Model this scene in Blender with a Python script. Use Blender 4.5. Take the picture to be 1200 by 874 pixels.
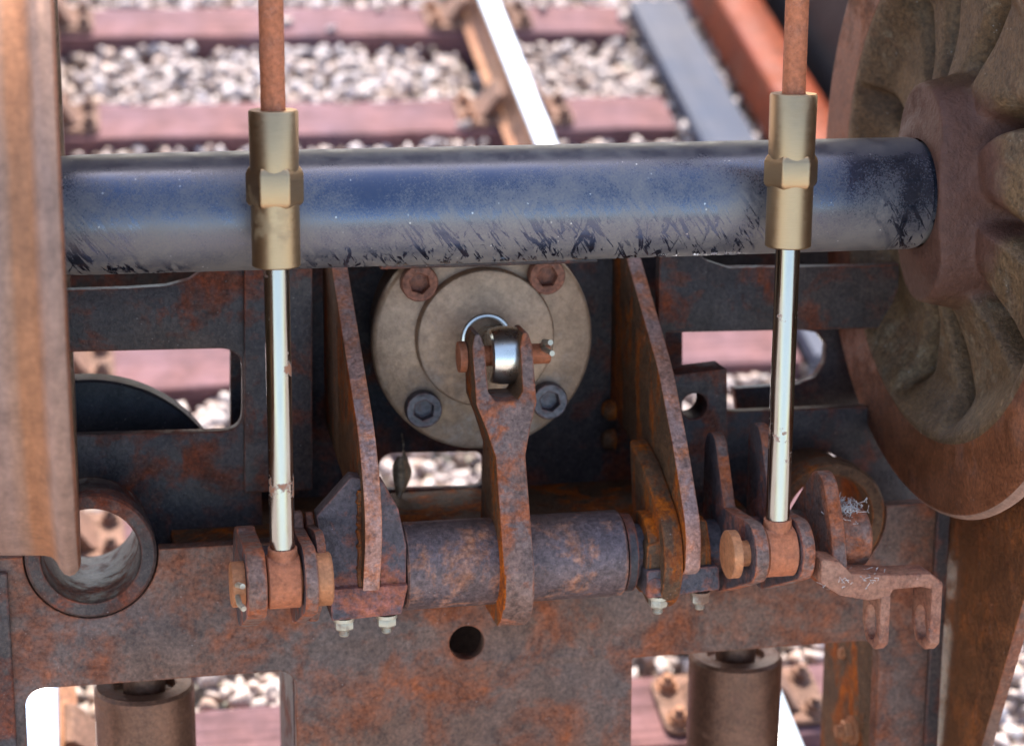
import bpy, bmesh, math, random
import numpy as np
from mathutils import Vector, Matrix
for _o in list(bpy.data.objects): bpy.data.objects.remove(_o)
SC = bpy.context.scene
COL = SC.collection
sin, cos, PI = math.sin, math.cos, math.pi

# ---------------------------------------------------------------- camera
# The machine is pitched AL about the track's cross axis (its nose is raised on two jacks).
# "Machine" coordinates: x along the axle, y away from the photographer, z up the machine.
FPX, CX, CY = 2368., 600., 437.
TH, PH, RO, AL, CAMH, RAILTOP = .2340, .2125, .0061, .4097, 3.0513, .17
Fv = np.array([sin(PH)*cos(TH), cos(PH)*cos(TH), -sin(TH)])
Rv = np.array([cos(PH), -sin(PH), 0.]); Uv = np.cross(Rv, Fv)
Rv, Uv = Rv*cos(RO)+Uv*sin(RO), Uv*cos(RO)-Rv*sin(RO)
TILT = Matrix.Translation((0, 0, CAMH+RAILTOP)) @ Matrix.Rotation(-AL, 4, 'X')
cd = bpy.data.cameras.new('camera'); cam = bpy.data.objects.new('camera', cd); COL.objects.link(cam)
cd.sensor_width = 36; cd.lens = FPX/1200*36; cd.clip_end = 500; cd.clip_start = .05
cam.matrix_world = TILT @ Matrix([[Rv[0], Uv[0], -Fv[0], 0], [Rv[1], Uv[1], -Fv[1], 0], [Rv[2], Uv[2], -Fv[2], 0], [0, 0, 0, 1]])
cd.dof.use_dof = True; cd.dof.focus_distance = 3.05; cd.dof.aperture_fstop = 2.35
SC.camera = cam

# ---------------------------------------------------------------- sky, sun, exposure
SUN_EL, SUN_AZ = math.radians(52), math.radians(5)      # azimuth from +y, negative towards -x
w = bpy.data.worlds.new('World'); SC.world = w; w.use_nodes = True
nt = w.node_tree; bg = nt.nodes['Background']
sky = nt.nodes.new('ShaderNodeTexSky'); sky.sky_type = 'NISHITA'; sky.sun_disc = False
sky.sun_elevation = SUN_EL; sky.sun_rotation = SUN_AZ; sky.air_density = 1.0; sky.dust_density = 1.4
nt.links.new(sky.outputs[0], bg.inputs[0]); bg.inputs[1].default_value = .15
sl = bpy.data.lights.new('sun', 'SUN'); sl.energy = 2.3; sl.angle = math.radians(1.0); sl.color = (1, .91, .79)
so = bpy.data.objects.new('sun', sl); COL.objects.link(so)
sdir = Vector((sin(SUN_AZ)*cos(SUN_EL), cos(SUN_AZ)*cos(SUN_EL), sin(SUN_EL)))
so.rotation_euler = sdir.to_track_quat('Z', 'Y').to_euler(); so.location = sdir*20
SC.view_settings.view_transform = 'Standard'; SC.view_settings.look = 'None'
SC.view_settings.exposure = 2.08; SC.view_settings.gamma = 1

# ---------------------------------------------------------------- helpers
def ray(x, y): return Fv + Rv*((x-CX)/FPX) - Uv*((y-CY)/FPX)
def P(x, y, Y):                     # point of the machine plane y = Y
    d = ray(x, y); d = d*(Y/d[1]); return d
def Q(x, y, X):                     # (y, z) of a point of the machine plane x = X
    d = ray(x, y); d = d*(X/d[0]); return (d[1], d[2])
def XZ(pts, Y): return [(P(x, y, Y)[0], P(x, y, Y)[2]) for x, y in pts]

def node(nt, t, **kw):
    n = nt.nodes.new(t)
    for k, v in kw.items():
        if k.startswith('i_'): n.inputs[int(k[2:]) if k[2:].isdigit() else k[2:]].default_value = v
        else: setattr(n, k, v)
    return n
def ramp(nt, src, stops):
    r = nt.nodes.new('ShaderNodeValToRGB'); e = r.color_ramp.elements
    while len(e) > 1: e.remove(e[-1])
    for i, (p, c) in enumerate(stops):
        q = e[0] if i == 0 else e.new(p)
        q.position = p; q.color = (c[0], c[1], c[2], 1) if not isinstance(c, (int, float)) else (c, c, c, 1)
    nt.links.new(src, r.inputs[0]); return r.outputs[0]
def noise(nt, vec, scale, detail=6, rough=.6, dist=0., sc3=None):
    if sc3:
        m = node(nt, 'ShaderNodeMapping'); m.inputs['Scale'].default_value = sc3; nt.links.new(vec, m.inputs[0]); vec = m.outputs[0]
    n = node(nt, 'ShaderNodeTexNoise'); n.inputs['Scale'].default_value = scale; n.inputs['Detail'].default_value = detail
    n.inputs['Roughness'].default_value = rough; n.inputs['Distortion'].default_value = dist
    nt.links.new(vec, n.inputs['Vector']); return n.outputs[0]
def mix(nt, fac, a, b, blend='MIX'):
    m = node(nt, 'ShaderNodeMix', data_type='RGBA', blend_type=blend)
    for s, v in ((m.inputs[0], fac), (m.inputs[6], a), (m.inputs[7], b)):
        if hasattr(v, 'is_linked') or isinstance(v, bpy.types.NodeSocket): nt.links.new(v, s)
        elif isinstance(v, (int, float)): s.default_value = v
        else: s.default_value = (v[0], v[1], v[2], 1)
    return m.outputs[2]
def newmat(name):
    m = bpy.data.materials.new(name); m.use_nodes = True
    nt = m.node_tree; b = nt.nodes['Principled BSDF']
    tc = node(nt, 'ShaderNodeTexCoord')
    return m, nt, b, tc.outputs['Object']
def bump(nt, b, src, strength=.3, dist=.002):
    n = node(nt, 'ShaderNodeBump'); n.inputs['Strength'].default_value = strength; n.inputs['Distance'].default_value = dist
    nt.links.new(src, n.inputs['Height']); nt.links.new(n.outputs[0], b.inputs['Normal'])

def rusty(name, base, base2, rust, rust2, lo=.5, hi=.62, scale=9., rough=.6, metal=.25, bstr=.35, stretch=None, specks=.5, fine=140., edge=.8, spec=.3, grime=.7, sat=1.1):
    """painted or scaled steel: two tones of the skin, ragged patches of rust in two tones, fine pits and pale specks"""
    base = (base[0]*1.15, base[1], base[2]*.86); base2 = (base2[0]*1.15, base2[1], base2[2]*.86)
    m, nt, b, v = newmat(name)
    n1 = noise(nt, v, scale, 9, .68, .35, stretch); n2 = noise(nt, v, scale*4.3, 6, .7); n3 = noise(nt, v, fine, 4, .7); n0 = noise(nt, v, scale*.45, 3, .5)
    skin = mix(nt, ramp(nt, n0, [(.35, 0), (.65, 1)]), base, base2)
    rc = mix(nt, ramp(nt, n2, [(.38, 0), (.62, 1)]), rust, rust2)
    add = node(nt, 'ShaderNodeMath', operation='MULTIPLY_ADD'); nt.links.new(n2, add.inputs[0]); add.inputs[1].default_value = .32
    nt.links.new(n1, add.inputs[2])
    mask = ramp(nt, add.outputs[0], [(lo+.16, 0), (hi+.16, 1)])
    bv = node(nt, 'ShaderNodeBevel', samples=4); bv.inputs['Radius'].default_value = .007; ge = node(nt, 'ShaderNodeNewGeometry')
    dt = node(nt, 'ShaderNodeVectorMath', operation='DOT_PRODUCT'); nt.links.new(bv.outputs[0], dt.inputs[0]); nt.links.new(ge.outputs['Normal'], dt.inputs[1])
    eg = node(nt, 'ShaderNodeMath', operation='MULTIPLY_ADD'); nt.links.new(dt.outputs['Value'], eg.inputs[0]); eg.inputs[1].default_value = -edge; eg.inputs[2].default_value = edge   # worn, rusted edges
    em = node(nt, 'ShaderNodeMath', operation='ADD'); nt.links.new(eg.outputs[0], em.inputs[0]); nt.links.new(add.outputs[0], em.inputs[1])
    mask = ramp(nt, em.outputs[0], [(lo+.16, 0), (hi+.16, 1)])
    c = mix(nt, mask, skin, rc)
    b.inputs['Specular IOR Level'].default_value = spec
    c = mix(nt, min(.8, grime+.1), c, ramp(nt, n3, [(.28, .35), (.5, 1.0), (.72, 1.6)]), 'MULTIPLY')
    n4 = noise(nt, v, scale*2.1, 8, .75, .8)
    c = mix(nt, grime, c, ramp(nt, n4, [(.32, .42), (.5, 1.05), (.66, 1.5)]), 'MULTIPLY')          # blotchy grime
    n5 = noise(nt, v, 420, 2, .6); gl = ramp(nt, n5, [(.66, 0), (.72, 1)])
    c = mix(nt, mix(nt, .82, gl, (0, 0, 0)), c, (.5, .38, .29))                                      # fine pale grit
    if specks:
        vo = node(nt, 'ShaderNodeTexVoronoi'); vo.inputs['Scale'].default_value = 95; nt.links.new(v, vo.inputs['Vector'])
        sp = ramp(nt, vo.outputs['Distance'], [(.06, 1), (.11, 0)])
        sm = mix(nt, ramp(nt, n2, [(.5, 0), (.6, 1)]), (0, 0, 0), sp)
        sm = mix(nt, 1-specks, sm, (0, 0, 0))
        c = mix(nt, sm, c, (.42, .37, .33))
    hs = node(nt, 'ShaderNodeHueSaturation'); hs.inputs['Saturation'].default_value = sat; nt.links.new(c, hs.inputs['Color']); c = hs.outputs[0]
    nt.links.new(c, b.inputs['Base Color'])
    mm = node(nt, 'ShaderNodeMath', operation='MULTIPLY_ADD'); nt.links.new(mask, mm.inputs[0]); mm.inputs[1].default_value = -metal; mm.inputs[2].default_value = metal
    nt.links.new(mm.outputs[0], b.inputs['Metallic'])
    rr = node(nt, 'ShaderNodeMath', operation='MULTIPLY_ADD'); nt.links.new(mask, rr.inputs[0]); rr.inputs[1].default_value = .9-rough; rr.inputs[2].default_value = rough
    r2 = node(nt, 'ShaderNodeMath', operation='MULTIPLY_ADD', use_clamp=True); nt.links.new(n2, r2.inputs[0]); r2.inputs[1].default_value = .3
    r3 = node(nt, 'ShaderNodeMath', operation='SUBTRACT'); nt.links.new(rr.outputs[0], r3.inputs[0]); r3.inputs[1].default_value = .15
    nt.links.new(r3.outputs[0], r2.inputs[2]); nt.links.new(r2.outputs[0], b.inputs['Roughness'])
    hsum = node(nt, 'ShaderNodeMath', operation='MULTIPLY_ADD'); nt.links.new(add.outputs[0], hsum.inputs[0]); hsum.inputs[1].default_value = 1.2
    nt.links.new(n3, hsum.inputs[2]); bump(nt, b, hsum.outputs[0], min(1., bstr*1.6), .003)
    return m

def metal(name, col, col2, rough=.25, scale=30., stretch=None, metallic=1., dirt=None, dlo=.55, dhi=.7, bs=.05):
    m, nt, b, v = newmat(name)
    n1 = noise(nt, v, scale, 7, .65, 0, stretch); n2 = noise(nt, v, 14, 6, .65)
    c = mix(nt, ramp(nt, n1, [(.3, 0), (.7, 1)]), col, col2)
    b.inputs['Metallic'].default_value = metallic
    r = ramp(nt, n1, [(.3, max(rough-.08, .04)), (.7, rough+.14)])
    if dirt:
        mk = ramp(nt, n2, [(dlo, 0), (dhi, 1)]); c = mix(nt, mk, c, dirt)
        r = mix(nt, mk, r, (.8, .8, .8))
        im = node(nt, 'ShaderNodeMath', operation='MULTIPLY_ADD'); nt.links.new(mk, im.inputs[0]); im.inputs[1].default_value = -metallic; im.inputs[2].default_value = metallic
        nt.links.new(im.outputs[0], b.inputs['Metallic'])
    nt.links.new(c, b.inputs['Base Color']); nt.links.new(r, b.inputs['Roughness'])
    bump(nt, b, n1, bs, .001); return m

M = {}
def build_materials():
    R1, R2 = (.26, .085, .045), (.36, .14, .075)
    M['plate'] = rusty('scaled_plate_steel', (.098, .074, .068), (.12, .07, .052), (.26, .076, .036), (.19, .072, .042), .455, .64, 8, .5, .15, .35)
    M['dark_plate'] = rusty('dark_painted_steel', (.036, .033, .037), (.055, .042, .038), (.19, .05, .026), (.10, .042, .028), .50, .63, 9, .45, .15, .3)
    M['gusset'] = rusty('brown_gusset_steel', (.08, .048, .03), (.11, .06, .035), (.46, .11, .025), (.20, .06, .026), .50, .61, 11, .65, .1, .65, (1, 1, .4))
    M['edge'] = rusty('lightened_edge_steel', (.29, .215, .21), (.34, .20, .165), (.42, .135, .065), (.46, .22, .145), .47, .60, 22, .5, .25, .75)  # rusty edge steel made paler to stand in for light on front edges
    M['lever'] = rusty('lever_steel', (.15, .115, .11), (.17, .105, .085), (.34, .095, .042), (.28, .11, .068), .475, .60, 16, .48, .25, .55)
    M['sleeve'] = rusty('sleeve_steel', (.10, .08, .088), (.12, .085, .078), (.33, .115, .052), (.33, .165, .11), .51, .66, 17, .4, .3, .45)
    M['block'] = rusty('bearing_block_steel', (.055, .053, .066), (.095, .074, .075), (.30, .115, .085), (.24, .085, .05), .49, .62, 12, .48, .2, .5)
    M['side_rust'] = rusty('brown_side_plate', (.095, .045, .026), (.13, .062, .034), (.28, .085, .03), (.17, .065, .032), .50, .66, 9, .5, .15, .4, (1, 1, .7))
    M['copper_rust'] = rusty('even_light_rust', (.38, .145, .08), (.33, .13, .075), (.42, .185, .11), (.30, .105, .058), .5, .7, 25, .62, .1, .4, None, .3, grime=.35, sat=1.05)
    M['arm_rust'] = rusty('pale_rusted_arm', (.24, .105, .065), (.29, .155, .105), (.32, .095, .042), (.19, .082, .052), .48, .62, 18, .62, .1, .6, None, .6, grime=.45, sat=1.0)
    M['orange'] = rusty('orange_rusted_steel', (.36, .155, .07), (.40, .18, .085), (.40, .15, .06), (.28, .11, .05), .5, .66, 20, .5, .4, .25, None, .2, grime=.3, sat=1.0)
    M['wheel'] = rusty('wheel_cast_steel', (.13, .056, .034), (.17, .08, .052), (.21, .08, .042), (.10, .044, .027), .48, .66, 6, .42, .2, .16, edge=.3)
    M['web'] = rusty('rough_cast_web', (.10, .060, .030), (.13, .082, .042), (.095, .040, .018), (.17, .115, .066), .49, .66, 8, .48, .15, 1.0, None, .9, 130., 0., sat=1.0)
    M['jack'] = rusty('jack_barrel_steel', (.11, .052, .03), (.15, .072, .04), (.28, .11, .04), (.20, .08, .04), .52, .68, 8, .38, .45, .15, grime=.4, sat=.95)
    M['screw'] = rusty('blued_screw_steel', (.075, .075, .09), (.10, .095, .105), (.20, .08, .06), (.13, .075, .065), .55, .7, 25, .4, .4, .2)
    M['rust_screw'] = rusty('rusted_screw_steel', (.16, .085, .07), (.20, .10, .075), (.28, .11, .07), (.24, .11, .075), .45, .62, 25, .55, .2, .3)
    M['flange'] = rusty('dull_flange_metal', (.29, .205, .152), (.34, .25, .188), (.24, .135, .08), (.40, .305, .235), .52, .74, 7, .45, .3, .15, None, .35, 90., grime=.34)
    M['brass'] = metal('brushed_brass', (.385, .245, .125), (.445, .295, .16), .41, 60, (1, 1, 14), dirt=(.30, .21, .10), dlo=.6, dhi=.85)
    M['chrome'] = metal('polished_rod_steel', (.29, .255, .21), (.36, .325, .28), .15, 40, (1, 1, .3), dirt=(.32, .14, .07), dlo=.615, dhi=.65)
    M['chrome_spotted'] = metal('rust_spotted_rod_steel', (.29, .255, .21), (.36, .325, .28), .15, 40, (1, 1, .3), dirt=(.30, .12, .055), dlo=.575, dhi=.61)
    M['ball'] = metal('bright_roller_steel', (.62, .54, .43), (.72, .66, .57), .24, 25)
    M['zinc'] = metal('zinc_plated_steel', (.40, .33, .23), (.50, .42, .30), .45, 60, metallic=.7, dirt=(.22, .11, .06), dlo=.48, dhi=.6)
    M['rail_top'] = metal('polished_rail_head', (.72, .73, .75), (.80, .80, .80), .28, 20, (6, .3, 6))
    M['rail_side'] = rusty('rail_web_rust', (.27, .12, .06), (.34, .17, .08), (.40, .18, .08), (.18, .08, .05), .5, .66, 12, .8, .0, .3, sat=.9)
    M['chair'] = rusty('chair_iron', (.15, .085, .06), (.20, .11, .075), (.24, .12, .07), (.10, .06, .045), .5, .66, 14, .7, .1, .4, sat=.9)
    M['leaf'] = rusty('dry_leaf', (.52, .38, .25), (.42, .29, .18), (.30, .19, .11), (.56, .43, .30), .5, .7, 30, .8, 0, .3, None, 0)
    M['web_thread'] = rusty('pale_fibre', (.5, .47, .44), (.45, .42, .4), (.4, .36, .33), (.5, .45, .4), .5, .7, 30, .8, 0, .1, None, 0)
    M['red_beam'] = rusty('red_brown_beam', (.13, .03, .017), (.16, .042, .023), (.11, .03, .018), (.17, .058, .03), .5, .68, 7, .6, .05, .3)
    M['black'] = rusty('black_paint', (.012, .012, .015), (.02, .018, .02), (.05, .03, .025), (.03, .022, .02), .62, .75, 8, .5, .0, .2)
    m = M['web']; nt = m.node_tree; b = nt.nodes['Principled BSDF']; src = b.inputs['Base Color'].links[0].from_socket
    tc = node(nt, 'ShaderNodeTexCoord'); sq = node(nt, 'ShaderNodeVectorMath', operation='MULTIPLY'); sq.inputs[1].default_value = (0, 1, 1); nt.links.new(tc.outputs['Object'], sq.inputs[0])
    ln = node(nt, 'ShaderNodeVectorMath', operation='LENGTH'); nt.links.new(sq.outputs[0], ln.inputs[0])
    wb = node(nt, 'ShaderNodeMath', operation='MULTIPLY_ADD'); nt.links.new(noise(nt, tc.outputs['Object'], 18, 5, .6), wb.inputs[0]); wb.inputs[1].default_value = .05; nt.links.new(ln.outputs['Value'], wb.inputs[2])
    hubc = mix(nt, .6, (.12, .05, .03), ramp(nt, noise(nt, tc.outputs['Object'], 60, 5, .7), [(.3, .55), (.7, 1.2)]), 'MULTIPLY')
    nt.links.new(mix(nt, ramp(nt, wb.outputs[0], [(.19, 0), (.22, 1)]), hubc, src), b.inputs['Base Color'])
    # axle: black gloss paint under a film of dust, rubbed and scratched
    m, nt, b, v = newmat('dusty_blue_black_axle_paint')
    sx0 = node(nt, 'ShaderNodeSeparateXYZ'); nt.links.new(v, sx0.inputs[0]); v_z = sx0.outputs[2]
    sp = noise(nt, v, 330, 3, .75); bl = noise(nt, v, 7, 7, .7, .4); fl = noise(nt, v, 30, 8, .72, .6)
    film = node(nt, 'ShaderNodeMath', operation='MULTIPLY_ADD'); nt.links.new(sp, film.inputs[0]); film.inputs[1].default_value = .62
    nt.links.new(bl, film.inputs[2])
    sx = node(nt, 'ShaderNodeSeparateXYZ'); nt.links.new(v, sx.inputs[0])
    gz = node(nt, 'ShaderNodeMath', operation='MULTIPLY_ADD'); nt.links.new(sx.outputs[2], gz.inputs[0]); gz.inputs[1].default_value = -1.9; nt.links.new(film.outputs[0], gz.inputs[2])
    f1 = ramp(nt, gz.outputs[0], [(.62, .04), (1.06, .82)])
    tp = node(nt, 'ShaderNodeMapRange'); tp.inputs[1].default_value = .058; tp.inputs[2].default_value = .082; tp.inputs[4].default_value = .8; nt.links.new(v_z, tp.inputs[0])
    f1 = mix(nt, 1., f1, mix(nt, 1., tp.outputs[0], ramp(nt, noise(nt, v, 22, 6, .7), [(.3, .35), (.6, 1)]), 'MULTIPLY'), 'LIGHTEN')     # pale dusty strip along the top, painted in for its bright highlight
    sc1 = noise(nt, v, 9, 5, .65, 1.6, (5, 1.2, 1.6)); mr = node(nt, 'ShaderNodeMapping'); mr.inputs['Rotation'].default_value = (0, .65, 0); nt.links.new(v, mr.inputs[0])
    sc2 = noise(nt, mr.outputs[0], 13, 5, .62, .5, (9, 1.5, 1.1))
    rub = ramp(nt, sc1, [(.56, 0), (.62, 1)]); rub2 = ramp(nt, sc2, [(.53, 0), (.575, 1)])
    zone = ramp(nt, noise(nt, v, 4.2, 3, .5), [(.44, 0), (.53, 1)])
    rr = mix(nt, 1., rub, rub2, 'LIGHTEN'); rr = mix(nt, 1., rr, zone, 'MULTIPLY')
    low = node(nt, 'ShaderNodeMapRange'); low.inputs[1].default_value = .03; low.inputs[2].default_value = -.03; nt.links.new(v_z, low.inputs[0]); rr = mix(nt, 1., rr, low.outputs[0], 'MULTIPLY')
    f2 = mix(nt, rr, f1, (0, 0, 0))
    c = mix(nt, f2, (.07, .08, .115), (.215, .178, .142))
    dots = node(nt, 'ShaderNodeTexVoronoi'); dots.inputs['Scale'].default_value = 75; nt.links.new(v, dots.inputs['Vector'])
    dm = mix(nt, ramp(nt, fl, [(.54, 0), (.6, 1)]), (0, 0, 0), ramp(nt, dots.outputs['Distance'], [(.07, 1), (.13, 0)]))
    c = mix(nt, dm, c, (.55, .5, .44)); nt.links.new(c, b.inputs['Base Color'])
    nt.links.new(mix(nt, f2, (.15, .15, .15), (.6, .6, .6)), b.inputs['Roughness']); im = node(nt, 'ShaderNodeMath', operation='MULTIPLY_ADD'); nt.links.new(f2, im.inputs[0]); im.inputs[1].default_value = -.9; im.inputs[2].default_value = .9; nt.links.new(im.outputs[0], b.inputs['Metallic'])
    bump(nt, b, f2, .12, .0008); M['axle'] = m
    # tread: run metal with an orange rust track in the flange root (fixed places across the wheel's width)
    m, nt, b, v = newmat('wheel_tread_steel')
    sx = node(nt, 'ShaderNodeSeparateXYZ'); nt.links.new(v, sx.inputs[0]); ab = node(nt, 'ShaderNodeMath', operation='ABSOLUTE')
    nt.links.new(sx.outputs[0], ab.inputs[0])
    wob = noise(nt, v, 9, 4, .6); aw = node(nt, 'ShaderNodeMath', operation='MULTIPLY_ADD'); nt.links.new(wob, aw.inputs[0]); aw.inputs[1].default_value = .012; nt.links.new(ab.outputs[0], aw.inputs[2])
    scl = node(nt, 'ShaderNodeMath', operation='MULTIPLY'); nt.links.new(aw.outputs[0], scl.inputs[0]); scl.inputs[1].default_value = 6.
    gr = noise(nt, v, 20, 6, .65, 0, (6, 1, 1)); fi = noise(nt, v, 150, 4, .7)
    c = ramp(nt, scl.outputs[0], [(.05, (.36, .20, .13)), (.20, (.34, .185, .125)), (.26, (.39, .155, .065)), (.39, (.40, .16, .068)), (.44, (.35, .175, .10)), (.54, (.33, .19, .135)), (.8, (.29, .155, .105))])
    c = mix(nt, .4, c, ramp(nt, gr, [(.3, .55), (.7, 1.2)]), 'MULTIPLY'); c = mix(nt, .55, c, ramp(nt, noise(nt, v, 24, 7, .72), [(.32, .5), (.66, 1.3)]), 'MULTIPLY'); c = mix(nt, .6, c, ramp(nt, fi, [(.3, .5), (.7, 1.)]), 'MULTIPLY')
    nt.links.new(c, b.inputs['Base Color']); b.inputs['Metallic'].default_value = .15; b.inputs['Roughness'].default_value = .58; b.inputs['Specular IOR Level'].default_value = .3
    bump(nt, b, fi, .15, .001); M['tread'] = m
    # timber
    m, nt, b, v = newmat('red_brown_sleeper_timber')
    g = noise(nt, v, 6, 7, .65, .3, (.35, 9, 9)); n = noise(nt, v, 3, 5, .6)
    c = mix(nt, ramp(nt, n, [(.35, 0), (.65, 1)]), (.175, .098, .108), (.20, .095, .088)); c = mix(nt, .8, c, ramp(nt, g, [(.3, .35), (.5, .95), (.7, 1.2)]), 'MULTIPLY'); c = mix(nt, .6, c, ramp(nt, noise(nt, v, 9, 7, .7), [(.35, .45), (.6, 1.15)]), 'MULTIPLY')
    nt.links.new(c, b.inputs['Base Color']); b.inputs['Roughness'].default_value = .85; b.inputs['Specular IOR Level'].default_value = .2; bump(nt, b, g, .5, .005); M['sleeper'] = m
    m, nt, b, v = newmat('weathered_grey_board')
    g = noise(nt, v, 6, 7, .65, .3, (9, .35, 9)); n = noise(nt, v, 3, 5, .6)
    c = mix(nt, ramp(nt, n, [(.35, 0), (.65, 1)]), (.075, .085, .115), (.115, .112, .125)); c = mix(nt, .6, c, ramp(nt, g, [(.3, .6), (.7, 1.1)]), 'MULTIPLY')
    nt.links.new(c, b.inputs['Base Color']); b.inputs['Roughness'].default_value = .8; b.inputs['Specular IOR Level'].default_value = .2; bump(nt, b, g, .5, .005); M['board'] = m
    # ballast stones: each stone has its own tone (attribute), plus grain
    m, nt, b, v = newmat('granite_ballast')
    at = node(nt, 'ShaderNodeAttribute', attribute_name='tone')
    c = ramp(nt, at.outputs['Fac'], [(0, (.16, .115, .09)), (.07, (.24, .17, .13)), (.12, (.42, .34, .31)), (.2, (.54, .44, .385)), (.4, (.60, .51, .455)), (.55, (.54, .385, .30)), (.7, (.62, .53, .48)), (.85, (.48, .41, .39)), (1, (.62, .47, .39))])
    g = noise(nt, v, 60, 5, .7); c = mix(nt, .6, c, ramp(nt, g, [(.3, .55), (.7, 1.1)]), 'MULTIPLY')
    nt.links.new(c, b.inputs['Base Color']); b.inputs['Roughness'].default_value = .85; bump(nt, b, g, .4, .004); M['stone'] = m
    m, nt, b, v = newmat('fine_ballast_ground')
    vo = node(nt, 'ShaderNodeTexVoronoi'); vo.inputs['Scale'].default_value = 17; nt.links.new(v, vo.inputs['Vector'])
    c = mix(nt, .75, ramp(nt, vo.outputs['Distance'], [(0, .62), (.5, .42), (.8, .06)]), vo.outputs['Color'], 'SOFT_LIGHT')
    c = mix(nt, .75, c, (.42, .36, .33)); nt.links.new(c, b.inputs['Base Color']); b.inputs['Roughness'].default_value = .9
    inv = node(nt, 'ShaderNodeMath', operation='SUBTRACT'); inv.inputs[0].default_value = 1; nt.links.new(vo.outputs['Distance'], inv.inputs[1])
    bump(nt, b, inv.outputs[0], .8, .03); M['ground'] = m
build_materials()

ORG = {}
def thing(name, base, label, cat, group=None, world=False):
    o = bpy.data.objects.new(name, None); COL.objects.link(o); o.empty_display_size = .1
    o.matrix_world = (Matrix.Identity(4) if world else TILT) @ Matrix.Translation(base)
    o['label'] = label; o['category'] = cat
    if group: o['group'] = group
    ORG[o.name] = Vector(base); return o
def obj(name, me, mat, parent, loc=None, bevel=0., smooth=35, seg=2):
    """link mesh data as a child; loc is the child's own place in machine coordinates"""
    if mat: 
        me.materials.clear(); me.materials.append(M[mat])
    o = bpy.data.objects.new(name, me); COL.objects.link(o)
    o.parent = parent
    p0 = ORG[parent.name]; loc = Vector(loc) if loc is not None else Vector((0, 0, 0))
    o.location = loc - p0; ORG[o.name] = loc
    me.shade_smooth(); me.set_sharp_from_angle(angle=math.radians(smooth))
    if bevel:
        md = o.modifiers.new('bevel', 'BEVEL'); md.width = bevel; md.segments = seg; md.limit_method = 'ANGLE'; md.angle_limit = math.radians(35)
    return o
def mesh(name, V, Fc):
    me = bpy.data.meshes.new(name); me.from_pydata([tuple(v) for v in V], [], Fc); me.update()
    bm = bmesh.new(); bm.from_mesh(me); bmesh.ops.recalc_face_normals(bm, faces=bm.faces); bm.to_mesh(me); bm.free()
    return me
def merge(name, parts):
    V, Fc = [], []
    for v, f in parts:
        n = len(V); V += list(v); Fc += [[i+n for i in q] for q in f]
    return mesh(name, V, Fc)
def frame_of(axis):
    a = Vector(axis).normalized(); h = Vector((0, 0, 1)) if abs(a.z) < .9 else Vector((1, 0, 0))
    u = h.cross(a).normalized(); return a, u, a.cross(u)
def lathe(prof, c, axis, n=48, closed=False, rot=0.):
    """prof: (t along axis, radius)"""
    a, u, v = frame_of(axis); c = Vector(c); V, Fc = [], []
    for t, r in prof:
        for k in range(n):
            q = 2*PI*k/n+rot; V.append(c+a*t+(u*cos(q)+v*sin(q))*r)
    m = len(prof)
    for i in range(m if closed else m-1):
        j = (i+1) % m
        for k in range(n): Fc.append([i*n+k, i*n+(k+1) % n, j*n+(k+1) % n, j*n+k])
    if not closed:
        if prof[0][1] > 1e-6: Fc.append(list(range(n)))
        if prof[-1][1] > 1e-6: Fc.append([(m-1)*n+k for k in range(n)])
    return V, Fc
def box(x0, x1, y0, y1, z0, z1):
    V = [Vector((x, y, z)) for x in (x0, x1) for y in (y0, y1) for z in (z0, z1)]
    return V, [[0, 1, 3, 2], [4, 6, 7, 5], [0, 4, 5, 1], [2, 3, 7, 6], [0, 2, 6, 4], [1, 5, 7, 3]]
def tube(pts, r, n=8):
    V, Fc = [], []; pts = [Vector(p) for p in pts]
    for i, p in enumerate(pts):
        d = (pts[min(i+1, len(pts)-1)]-pts[max(i-1, 0)]).normalized(); a, u, v = frame_of(d)
        rr = r[i] if isinstance(r, (list, tuple)) else r
        for k in range(n): V.append(p+(u*cos(2*PI*k/n)+v*sin(2*PI*k/n))*rr)
    for i in range(len(pts)-1):
        for k in range(n): Fc.append([i*n+k, i*n+(k+1) % n, (i+1)*n+(k+1) % n, (i+1)*n+k])
    Fc += [list(range(n)), [(len(pts)-1)*n+k for k in range(n)]]
    return V, Fc
def fillet(pts, rad, n=7):
    """round the corners of a polygon; rad is one radius or one per corner"""
    out = []; N = len(pts)
    for i in range(N):
        r = rad[i] if isinstance(rad, (list, tuple)) else rad
        p = Vector(pts[i]); a = Vector(pts[i-1])-p; b = Vector(pts[(i+1) % N])-p
        if r <= 0: out.append(tuple(p)); continue
        la, lb = a.length, b.length; a.normalize(); b.normalize()
        ang = a.angle(b); d = min(r/math.tan(ang/2), la*.48, lb*.48)
        s, e = p+a*d, p+b*d
        for k in range(n+1):
            t = k/n; out.append(tuple(s*(1-t)**2+p*2*t*(1-t)+e*t*t))
    return out
def circ(c, r, n=40): return [(c[0]+r*cos(2*PI*k/n), c[1]+r*sin(2*PI*k/n)) for k in range(n)]
def hull(pts):
    pts = sorted(set((round(x, 6), round(y, 6)) for x, y in pts)); out = []
    for seq in (pts, pts[::-1]):
        h = []
        for p in seq:
            while len(h) > 1 and (h[-1][0]-h[-2][0])*(p[1]-h[-2][1])-(h[-1][1]-h[-2][1])*(p[0]-h[-2][0]) <= 0: h.pop()
            h.append(p)
        out += h[:-1]
    return out
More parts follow.
